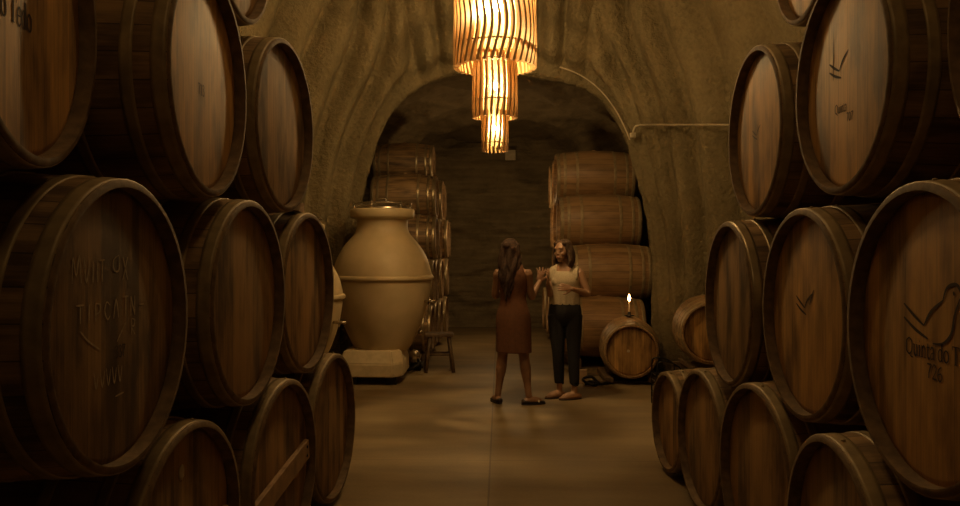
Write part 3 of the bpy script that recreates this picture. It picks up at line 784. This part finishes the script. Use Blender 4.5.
# ------------------------------------------------------------------ chandelier
t = thing('chandelier', 'three-tier hanging chandelier of wavy vertical wooden fins lit from inside', 'chandelier', (-.045, 7.2, 0))
def tier(r, z0, z1, n, depth, thick, wave, rings):
    root = bpy.data.objects.new('lamp_tier', None); link(root); root.parent = t; root.empty_display_size = .05
    N = 26
    for k in range(n):
        bm = bmesh.new(); a = 2 * PI * k / n; quad = []
        for j in range(N + 1):
            z = z0 + (z1 - z0) * j / N
            q = z - z0
            aa = a + (wave / r) * math.sin(2 * PI * (q - .10) / (1.0 if r > .3 else .8))
            dd = thick / 2 / r
            rr = r + .004 * math.sin(q * 9)
            quad.append([bm.verts.new((R_ * math.cos(aa + s * dd), R_ * math.sin(aa + s * dd), z)) for (R_, s) in ((rr, -1), (rr, 1), (rr - depth, 1), (rr - depth, -1))])
        for j in range(N):
            for q in range(4): bm.faces.new((quad[j][q], quad[j][(q + 1) % 4], quad[j + 1][(q + 1) % 4], quad[j + 1][q]))
        bm.faces.new(quad[0][::-1]); bm.faces.new(quad[-1])
        obj('fin', bm, M['slat'], root, smooth=False)
    bm = bmesh.new(); rd = r - depth - .025; lathe(bm, [(z0 + (z1 - z0) * .10, rd), (z1 - .01, rd)], 48); obj('added_diffuser', bm, M['added_lining'], root)  # translucent sleeve added so the gaps between fins glow evenly
    for zz in rings:
        bm = bmesh.new(); lathe(bm, [(zz - .004, r - depth - .004), (zz - .004, r - depth * .45), (zz + .004, r - depth * .45), (zz + .004, r - depth - .004)], 60, close=True); obj('hoop_ring', bm, M['darkwood'], root)
    return root
t1 = tier(.374, 3.135, 4.25, 36, .050, .024, .045, (3.33, 4.1))
t2 = tier(.202, 2.685, 3.26, 22, .034, .020, .010, (2.84, 3.2))
t3 = tier(.118, 2.385, 2.80, 16, .024, .015, .012, (2.46, 2.76))
for z0, z1 in ((3.16, 4.22),):
    pass
bm = bmesh.new(); tube(bm, [(0, 0, 2.66), (0, 0, 5.30)], .007, 8); obj('cord', bm, M['black'], t)
for zz, rr in ((4.1, .374 - .05), (3.2, .202 - .03), (2.76, .118 - .02)):
    bm = bmesh.new()
    for a in range(3): 
        aa = a * PI / 3
        tube(bm, [(-rr * math.cos(aa), -rr * math.sin(aa), zz), (rr * math.cos(aa), rr * math.sin(aa), zz)], .006, 6)
    obj('spider', bm, M['black'], t)
def bulb(x, y_, z, r):
    bm = bmesh.new(); lathe(bm, [(z - r * 1.2, .001), (z - r, r * .6), (z - r * .3, r), (z + r * .4, r * .85), (z + r * 1.2, r * .4), (z + r * 1.5, .001)], 20, off=(x, y_, 0)); o = obj('bulb', bm, M['bulb'], t)
    bm = bmesh.new(); lathe(bm, [(z + r * 1.2, r * .42), (z + r * 2.8, r * .42), (z + r * 3.0, .001)], 14, off=(x, y_, 0)); obj('socket', bm, M['black'], o)
bulb(.03, -.05, 3.68, .042)
bulb(-.02, .05, 4.02, .042)
bulb(.0, .02, 2.98, .024)
bulb(.0, .012, 2.60, .016)

# plate on the far wall, conduit, cable
bm = bmesh.new(); add_box(bm, (0, 0, 0), (.20, .05, .20), None, .01)
o = obj('junction_box', bm, M['pale'], smooth=False); o.location = (.20, 15.36, 3.32); tag(o, 'small pale square junction box high on the far rock wall', 'box')
t = thing('wall_conduit', 'thin metal conduit running level along the cave wall to a small elbow bracket', 'conduit', (0, 0, 0))
zc = 1.5 + 124 / 800
def wall_x(y_, z_):
    best = min((cave_pt(i, y_) for i in range(0, NT // 2)), key=lambda p: abs(p.z - z_)); return best.x
def on_wall(y_, off):
    zz = 1.5 + 123 / 800 * y_
    i = min(range(1, NT // 2), key=lambda i: abs(cave_base(i, y_).z - zz))
    p = cave_base(i, y_) + cave_nrm(i, y_) * off; return Vector((p.x, p.y, zz))
pts = [on_wall(9.55, .15), on_wall(9.2, .16), on_wall(8.8, .17), on_wall(8.3, .17), on_wall(7.5, .17)]
pts = [tuple(p) for p in pts]
p0 = pts[0]
bm = bmesh.new(); tube(bm, [(p0[0] - .07, p0[1] + .05, p0[2] - .10), (p0[0] - .06, p0[1] + .03, p0[2] - .04)] + pts, .012, 8, 3); obj('pipe', bm, M['conduit'], t)
bm = bmesh.new(); add_box(bm, (p0[0] - .07, p0[1] + .06, p0[2] - .11), (.07, .05, .06), None, .008); obj('bracket', bm, M['conduit'], t, smooth=False)
# cable clipped round the arch
bm = bmesh.new(); cp = []
for i in range(int(NT * .22), int(NT * .44), 3):
    p = cave_base(i, 9.72) + cave_nrm(i, 9.72) * .13; cp.append(tuple(p))
tube(bm, cp, .008, 6, 2); o = obj('arch_cable', bm, M['cable']); tag(o, 'thin pale cable following the curve of the stone arch', 'cable')

# ------------------------------------------------------------------ people
def hand(bm, w, d, pn, s=1.0, curl=(.3, .3, .3, .3), spread=.16, thumb=1):
    """w wrist, d finger direction, pn palm normal (side the fingers curl to), thumb: +1/-1 side"""
    w, d, pn = Vector(w), Vector(d).normalized(), Vector(pn)
    pn = (pn - d * pn.dot(d)).normalized(); sd = d.cross(pn) * thumb
    rot = Matrix((sd, pn, d)).transposed().to_4x4()
    add_ell(bm, w + d * .045 * s, (.040 * s, .015 * s, .052 * s), rot, 2)
    add_ell(bm, w + d * .07 * s, (.040 * s, .013 * s, .026 * s), rot, 2)
    ln = (.072, .080, .074, .058)
    for i in range(4):
        off = (.029 - .0195 * i)
        a = spread * (1.2 - .8 * i)
        fd = (d + sd * a).normalized()
        b0 = w + d * .078 * s + sd * off * s
        pts = [b0]; cur = fd; l = ln[i] * s
        for q, fr in enumerate((.45, .3, .25)):
            cur = (Matrix.Rotation(0, 3, 'X') @ cur)
            ang = curl[i] * (q + .4)
            dirq = (fd * math.cos(ang) + pn * math.sin(ang)).normalized()
            pts.append(pts[-1] + dirq * l * fr)
        tube(bm, [tuple(p) for p in pts], [.0095 * s, .009 * s, .0085 * s, .007 * s], 8, 2, True)
    tb = w + d * .025 * s + sd * .028 * s
    td = (d * .65 + sd * .75 + pn * .15).normalized()
    tube(bm, [tuple(tb), tuple(tb + td * .035 * s), tuple(tb + (td + d * .35).normalized() * .07 * s)], [.014 * s, .011 * s, .008 * s], 8, 2, True)

def face_parts(root, Mh, s, eyes=True):
    def sph(name, ps, rs, mat):
        bm = bmesh.new()
        for p, r in zip(ps, rs): add_ell(bm, p, r, None, 2)
        bmesh.ops.transform(bm, matrix=Mh, verts=bm.verts); return obj(name, bm, mat, root)
    for sx in (-1, 1):
        e = sph('eye', [(sx * .031, .074, .006)], [(.0115, .010, .0055)], M['eye'])
        sph('iris', [(sx * .031, .0825, .006)], [(.0055, .003, .005)], M['iris']).parent = e
        bm = bmesh.new(); tube(bm, [(sx * .014, .088, .026), (sx * .03, .087, .032), (sx * .047, .076, .027)], .0028, 6, 2, True)
        bmesh.ops.transform(bm, matrix=Mh, verts=bm.verts); obj('eyebrow', bm, M['hair_brown'], root)
    bm = bmesh.new(); tube(bm, [(-.021, .082, -.058), (-.007, .0915, -.0545), (0, .091, -.056), (.007, .0915, -.0545), (.021, .082, -.058)], [.002, .005, .0055, .005, .002], 8, 2)
    bmesh.ops.transform(bm, matrix=Mh, verts=bm.verts); obj('mouth', bm, M['lip'], root)

def head_mesh(bm, Mh):
    b2 = bmesh.new()
    add_ell(b2, (0, -.012, .035), (.073, .092, .078)); add_ell(b2, (0, .018, .0), (.066, .066, .07))
    add_ell(b2, (0, .028, -.045), (.052, .055, .055)); add_ell(b2, (0, .052, -.085), (.026, .026, .022))
    add_ell(b2, (0, .066, .034), (.052, .018, .022)); 
    for sx in (-1, 1):
        add_ell(b2, (sx * .038, .052, -.022), (.022, .026, .022)); add_ell(b2, (sx * .073, -.004, -.008), (.009, .018, .030), Matrix.Rotation(sx * .3, 4, 'Z'))
    tube(b2, [(0, .080, .022), (0, .087, .0), (0, .094, -.020)], [.006, .007, .0095], 8, 2, True)
    for sx in (-1, 1): add_ell(b2, (sx * .009, .086, -.024), (.008, .009, .006))
    add_ell(b2, (0, .078, -.057), (.022, .012, .014))
    bmesh.ops.transform(b2, matrix=Mh, verts=b2.verts)
    me = bpy.data.meshes.new('h'); b2.to_mesh(me); b2.free(); bm.from_mesh(me); bpy.data.meshes.remove(me)

def foot(bm, a, toe, s=1.0):
    a, toe = Vector(a), Vector(toe); d = Vector((toe.x, toe.y, 0)).normalized()
    g = Vector((a.x, a.y, 0))
    P = [g - d * .045 + Vector((0, 0, .035)), g + d * .02 + Vector((0, 0, .042)), g + d * .09 + Vector((0, 0, .032)), g + d * .125 + Vector((0, 0, .022)), g + d * .145 + Vector((0, 0, .018))]
    tube(bm, [tuple(p) for p in P], [.028, .038, .036, .026, .016], 12, 2, True, 1.0)

def shoe(a, toe, mat, root, strap=None, flat=True):
    a, toe = Vector(a), Vector(toe); d = Vector((toe.x, toe.y, 0)).normalized(); sd = Vector((-d.y, d.x, 0)); g = Vector((a.x, a.y, 0))
    bm = bmesh.new()
    prof = [(-.075, .012), (-.06, .030), (-.02, .036), (.05, .038), (.10, .043), (.135, .036), (.160, .022), (.170, .006)]
    hts = [.045, .055, .048, .040, .040, .034, .026, .018]
    rings = []
    for (q, w_), h in zip(prof, hts):
        c = g + d * q
        rings.append([bm.verts.new(c + sd * w_ * math.cos(2 * PI * k / 14) + Vector((0, 0, .004 + h * .5 + h * .5 * math.sin(2 * PI * k / 14)))) for k in range(14)])
    for i in range(len(rings) - 1):
        for k in range(14): bm.faces.new((rings[i][k], rings[i][(k + 1) % 14], rings[i + 1][(k + 1) % 14], rings[i + 1][k]))
    bm.faces.new(rings[0][::-1]); bm.faces.new(rings[-1])
    o = obj('shoe', bm, mat, root)
    bm = bmesh.new(); rr = []
    for zz in (0, .010):
        rr.append([bm.verts.new(g + d * (.048 + .127 * math.cos(t_)) + sd * .045 * math.sin(t_) * (1 + .12 * math.cos(t_)) + Vector((0, 0, zz))) for t_ in [2 * PI * k / 24 for k in range(24)]])
    for k in range(24): bm.faces.new((rr[0][k], rr[0][(k + 1) % 24], rr[1][(k + 1) % 24], rr[1][k]))
    bm.faces.new(rr[0][::-1]); bm.faces.new(rr[1]); obj('sole', bm, M['blackleather'], o)
    if strap:
        bm = bmesh.new(); tube(bm, [tuple(g + d * .09 - sd * .047 + Vector((0, 0, .02))), tuple(g + d * .09 + Vector((0, 0, .058))), tuple(g + d * .09 + sd * .047 + Vector((0, 0, .02)))], .009, 8, 4); obj('strap', bm, strap, o)
    return o

def rotz(v, a): return (v[0] * math.cos(a) - v[1] * math.sin(a), v[0] * math.sin(a) + v[1] * math.cos(a), v[2])

# ---- woman seen from behind, rust dress
def woman_dress():
    W = thing('person', 'woman with long wavy hair in a sleeveless rust dress, back turned, gesturing with one hand', 'person', (.13, 7.85, 0))
    ya = R(-20)
    Mh = Matrix.Translation((-.02, .03, 1.487)) @ Matrix.Rotation(R(-28), 4, 'Z') @ Matrix.Rotation(R(-3), 4, 'X')
    b = bmesh.new()
    sections(b, [(0, 0, .76, .13, .09, ya), (0, 0, .84, .165, .115, ya), (0, 0, .93, .15, .10, ya), (0, .005, 1.02, .118, .085, ya), (0, .005, 1.12, .13, .088, ya), (-.003, .0, 1.21, .145, .09, ya), (-.005, .0, 1.28, .150, .078, ya), (-.008, 0, 1.325, .115, .062, ya), (-.012, .0, 1.36, .06, .052, ya)], 24)
    tube(b, [(-.012, .0, 1.32), (-.015, .005, 1.40), (-.02, .02, 1.46)], [.052, .047, .048], 14, 3)
    head_mesh(b, Mh)
    # legs
    def leg(h, k, a):
        tube(b, [h, tuple(h[i] * .5 + k[i] * .5 for i in range(3)), k, tuple(k[i] * .68 + a[i] * .32 + (0, -.012, 0)[i] for i in range(3)), tuple(k[i] * .3 + a[i] * .7 for i in range(3)), a], [.082, .072, .051, .053, .036, .032], 16, 4, True)
    leg((-.085, .02, .80), (-.105, .03, .46), (-.150, .0, .08)); leg((.085, -.01, .80), (.105, -.02, .46), (.150, -.08, .08))
    foot(b, (-.150, .0, 0), (-.35, 1, 0)); foot(b, (.150, -.08, 0), (1, .35, 0))
    # arms
    rs = (.142, -.048, 1.268); ls = (-.150, .052, 1.268)
    def arm(s_, e, w):
        m1 = tuple(s_[i] * .5 + e[i] * .5 for i in range(3)); m2 = tuple(e[i] * .65 + w[i] * .35 for i in range(3))
        tube(b, [s_, m1, e, m2, w], [.047, .040, .034, .034, .023], 14, 4, True)
    arm(rs, (.178, .0, 1.035), (.262, .10, 1.185)); arm(ls, (-.180, .13, 1.045), (-.06, .28, 1.09))
    hand(b, (.262, .10, 1.185), (.17, .25, 1), (-.4, 1, -.1), 1.0, (.10, .12, .2, .28), .22, -1)
    hand(b, (-.06, .28, 1.09), (.8, .5, .35), (.3, .2, 1), 1.0, (.3, .35, .4, .5), .1, 1)
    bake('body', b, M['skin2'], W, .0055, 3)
    face_parts(W, Mh, 1)
    # dress
    b = bmesh.new()
    S = [(.005, -.01, .50, .180, .125, ya), (.004, -.01, .515, .181, .127, ya), (.003, -.005, .66, .178, .128, ya), (0, 0, .80, .178, .128, ya), (0, 0, .88, .168, .120, ya), (0, 0, .96, .142, .105, ya), (0, .005, 1.03, .130, .096, ya), (0, .005, 1.12, .142, .100, ya), (-.003, 0, 1.20, .155, .102, ya), (-.005, 0, 1.265, .158, .092, ya), (-.006, 0, 1.31, .125, .074, ya)]
    sections(b, S, 48, 4)
    for v in b.verts:   # soft folds in the skirt
        k = max(0, min(1, (.95 - v.co.z) / .4)); a = math.atan2(v.co.y, v.co.x)
        f = 1 + k * (.022 * math.sin(a * 7 + v.co.z * 3) + .012 * math.sin(a * 13))
        v.co.x *= f; v.co.y *= f
    for sx in (-1, 1):
        x_, y_, _ = rotz((sx * .085, 0, 0), ya)
        tube(b, [(x_ * 1.1, y_ - .045, 1.22), (x_ * 1.02, y_ - .048, 1.29), (x_, y_ - .02, 1.338), (x_, y_ + .02, 1.338), (x_ * 1.1, y_ + .045, 1.26)], .016, 8, 3, True)
    bake('dress', b, M['dress'], W, .006, 2)
    # hair
    b = bmesh.new()
    b2 = bmesh.new()
    add_ell(b2, (0, -.022, .045), (.084, .098, .083)); add_ell(b2, (0, -.05, -.01), (.078, .066, .09)); add_ell(b2, (0, -.105, .05), (.034, .030, .034))
    bmesh.ops.transform(b2, matrix=Mh, verts=b2.verts); me = bpy.data.meshes.new('h'); b2.to_mesh(me); b2.free(); b.from_mesh(me); bpy.data.meshes.remove(me)
    rnd = random.Random(3)
    for k in range(34):
        a = -PI / 2 + (k / 33 - .5) * 2.9
        r0 = .085 + rnd.uniform(-.012, .01)
        bx_, by_ = r0 * math.cos(a) * 1.0, r0 * math.sin(a) * 1.0
        p0 = Mh @ Vector((bx_, by_ - .01, .03 + rnd.uniform(-.03, .03)))
        L_ = .47 + rnd.uniform(-.06, .04) - abs(a + PI / 2) * .07
        pts = []; ph = rnd.uniform(0, 6)
        for j in range(9):
            q = j / 8
            out_ = .02 * math.sin(q * PI)
            x = p0.x * (1 - .18 * q) - .012 * q + math.sin(q * 13 + ph) * .011 * min(1, q * 3) + math.cos(a) * out_
            yy = p0.y * (1 - .15 * q) - .055 * sstep(.15, .6, q) * (1 if math.sin(a) < 0 else 0) * abs(math.sin(a)) + math.cos(q * 12 + ph) * .008
            pts.append((x, yy, p0.z - L_ * q))
        tube(b, pts, [.018, .02, .02, .0195, .019, .018, .016, .012, .006], 8, 2, True)
    bake('hair', b, M['hair_red'], W, .0055, 1)
    shoe((-.150, .0, 0), (-.35, 1, 0), M['blackleather'], W); shoe((.150, -.08, 0), (1, .35, 0), M['blackleather'], W, M['buckle'])
    return W
woman_dress()

# ---- woman facing, cream top and black trousers
def woman_top():
    W = thing('person', 'woman in a cream sleeveless top and black trousers, hand held across her stomach', 'person', (.66, 8.15, 0))
    ya = R(200 - 180 + 0)  # torso turned a little to one side
    ya = R(-18)
    Mh = Matrix.Translation((-.025, -.035, 1.487)) @ Matrix.Rotation(R(180 - 42), 4, 'Z') @ Matrix.Rotation(R(-2), 4, 'X')
    b = bmesh.new()
    sections(b, [(0, 0, .78, .13, .09, ya), (0, 0, .86, .160, .108, ya), (0, 0, .94, .145, .095, ya), (0, -.005, 1.02, .118, .082, ya), (0, -.01, 1.12, .13, .088, ya), (0, -.01, 1.20, .145, .095, ya), (0, 0, 1.28, .150, .075, ya), (0, 0, 1.325, .115, .06, ya), (-.005, 0, 1.36, .06, .05, ya)], 24)
    for sx in (-1, 1):
        x_, y_, _ = rotz((sx * .065, -.075, 0), ya); add_ell(b, (x_ * .85, y_ * .6, 1.18), (.050, .042, .050))
    tube(b, [(-.003, .0, 1.32), (-.01, -.005, 1.40), (-.02, -.02, 1.46)], [.05, .045, .046], 14, 3)
    head_mesh(b, Mh)
    def leg(h, k, a):
        tube(b, [h, tuple(h[i] * .5 + k[i] * .5 for i in range(3)), k, tuple(k[i] * .68 + a[i] * .32 + (0, .010, 0)[i] for i in range(3)), tuple(k[i] * .3 + a[i] * .7 for i in range(3)), a], [.078, .068, .048, .050, .034, .030], 16, 4, True)
    LA, RA = (.090, -.08, .075), (-.055, .0, .075)
    leg((-.08, .02, .82), (-.066, -.02, .46), RA); leg((.08, -.02, .82), (.082, -.06, .46), LA)
    foot(b, (RA[0], RA[1], 0), (-1, -.55, 0)); foot(b, (LA[0], LA[1], 0), (-1, -.4, 0))
    def arm(s_, e, w):
        m1 = tuple(s_[i] * .5 + e[i] * .5 for i in range(3)); m2 = tuple(e[i] * .65 + w[i] * .35 for i in range(3))
        tube(b, [s_, m1, e, m2, w], [.046, .039, .033, .033, .022], 14, 4, True)
    rw = (-.185, -.17, 1.165); lw = (.055, -.215, 1.115)
    arm((-.143, .045, 1.270), (-.150, -.03, 1.05), rw); arm((.143, -.05, 1.270), (.225, -.08, 1.06), lw)
    hand(b, rw, (.05, -.25, 1), (-1, .2, .3), .95, (.15, .2, .3, .4), .14, -1)
    hand(b, lw, (-1, -.08, .18), (0, 1, -.1), .95, (.12, .15, .2, .25), .10, 1)
    bake('body', b, M['skin'], W, .0055, 3)
    face_parts(W, Mh, 1)
    # top
    b = bmesh.new()
    sections(b, [(0, 0, .945, .152, .104, ya), (0, 0, .955, .156, .108, ya), (0, -.003, 1.0, .150, .106, ya), (0, -.006, 1.06, .146, .106, ya), (0, -.01, 1.13, .150, .108, ya), (0, -.012, 1.19, .158, .112, ya), (0, -.006, 1.245, .158, .10, ya), (0, 0, 1.285, .140, .080, ya)], 40, 4)
    for sx in (-1, 1):
        x_, y_, _ = rotz((sx * .067, -.085, 0), ya); add_ell(b, (x_ * .85, y_ * .72, 1.18), (.062, .050, .062))
        for w_ in (.085, .110, .135):
            xs, ysx, _ = rotz((sx * w_, 0, 0), ya); dx, dy, _ = rotz((0, -1, 0), ya)
            tube(b, [(xs + dx * .07, ysx + dy * .07, 1.22), (xs + dx * .055, ysx + dy * .055, 1.30 - (w_ - .085) * .3), (xs, ysx, 1.345 - (w_ - .085) * .55), (xs - dx * .05, ysx - dy * .05, 1.27)], .016, 8, 3, True)
    for v in b.verts:
        a = math.atan2(v.co.y, v.co.x); k = max(0, min(1, (1.1 - v.co.z) / .12))
        f = 1 + k * .022 * math.sin(a * 11); v.co.x *= f; v.co.y *= f
    bake('top', b, M['blouse'], W, .0055, 2)
    # trousers
    b = bmesh.new()
    sections(b, [(0, 0, .73, .11, .06, ya), (0, 0, .78, .155, .095, ya), (0, 0, .86, .172, .116, ya), (0, 0, .93, .160, .110, ya), (0, 0, .975, .146, .102, ya)], 32, 4)
    for h, k, a in (((-.085, .02, .84), (-.070, -.015, .46), RA), ((.085, -.02, .84), (.084, -.055, .46), LA)):
        e = tuple(k[i] * .25 + a[i] * .75 for i in range(3)); 
        m_ = tuple(k[i] * .65 + a[i] * .35 for i in range(3))
        tube(b, [h, tuple(h[i] * .5 + k[i] * .5 for i in range(3)), k, m_, e, (a[0], a[1], .165)], [.092, .081, .063, .058, .050, .048], 18, 4)
    bake('trousers', b, M['denim'], W, .0065, 2)
    bm = bmesh.new(); S = [(0, 0, .955, .151, .107, ya), (0, 0, .985, .149, .105, ya)]; sections(bm, S, 40, 1); obj('waistband', bm, M['denim'], W)
    # hair, shoulder length, parted
    b = bmesh.new(); b2 = bmesh.new()
    add_ell(b2, (0, -.026, .045), (.083, .095, .080)); add_ell(b2, (0, -.055, -.02), (.078, .055, .08))
    for sx in (-1, 1): add_ell(b2, (sx * .055, .008, .082), (.032, .062, .026), Matrix.Rotation(sx * .75, 4, 'Y')); add_ell(b2, (sx * .078, .012, .03), (.014, .04, .045))
    bmesh.ops.transform(b2, matrix=Mh, verts=b2.verts); me = bpy.data.meshes.new('h'); b2.to_mesh(me); b2.free(); b.from_mesh(me); bpy.data.meshes.remove(me)
    rnd = random.Random(5)
    for k in range(32):
        a = -PI / 2 + (k / 31 - .5) * 3.7
        L_ = .19 + rnd.uniform(-.03, .03); ph = rnd.uniform(0, 6); pts = []
        for j in range(7):
            q = j / 6; r0 = .078 + .020 * math.sin(q * PI * .8) + .006 * q
            x = r0 * math.cos(a) + math.sin(q * 9 + ph) * .008 * q; yy = r0 * math.sin(a) * 1.05 - .012 + math.cos(q * 9 + ph) * .008 * q
            p = Mh @ Vector((x, yy, .045)); pts.append((p.x, p.y, p.z - L_ * q))
        tube(b, pts, [.014, .017, .018, .018, .017, .013, .006], 8, 2, True)
    bake('hair', b, M['hair_brown'], W, .0055, 1)
    shoe(RA, (-1, -.55, 0), M['leather'], W); shoe(LA, (-1, -.4, 0), M['leather'], W)
    return W
woman_top()

# ------------------------------------------------------------------ light
def lamp(name, loc, watts, r, col=(1, .63, .27)):
    l = bpy.data.lights.new(name, 'POINT'); l.energy = watts; l.shadow_soft_size = r; l.color = col
    o = bpy.data.objects.new(name, l); link(o); o.location = loc; return o
lamp('lamp_hall_high', (0, 4.4, 4.9), 44, .12)
lamp('lamp_near_fill', (.0, .5, 4.9), 24, .3)  # unseen fill lamp added overhead to lift the near barrel sides
lamp('lamp_candle', (1.50, 9.27, 1.02), .45, .03, (1, .5, .18))
w = bpy.data.worlds.new('World'); bpy.context.scene.world = w; w.use_nodes = True
w.node_tree.nodes['Background'].inputs[0].default_value = (.01, .0062, .0025, 1); w.node_tree.nodes['Background'].inputs[1].default_value = .75
# closed tunnel: fill lamp added in mid-aisle to brighten its far end
lamp('lamp_tunnel_fill', (0, 12.6, 2.0), 24, .2)

# ------------------------------------------------------------------ camera
cam = bpy.data.cameras.new('Camera'); co = bpy.data.objects.new('Camera', cam); link(co)
cam.sensor_width = 36; cam.lens = 800 / 960 * 36; cam.shift_y = -3 / 960
co.location = (0, 0, 1.5); co.rotation_euler = (PI / 2, 0, math.atan(20 / 800))
sc = bpy.context.scene; sc.camera = co
sc.view_settings.view_transform = 'Standard'; sc.view_settings.look = 'None'; sc.view_settings.exposure = 0
try: sc.cycles.use_denoising = True
except Exception: pass
sc.cycles.max_bounces = 6; sc.cycles.diffuse_bounces = 4
sc.cycles.sample_clamp_indirect = 3
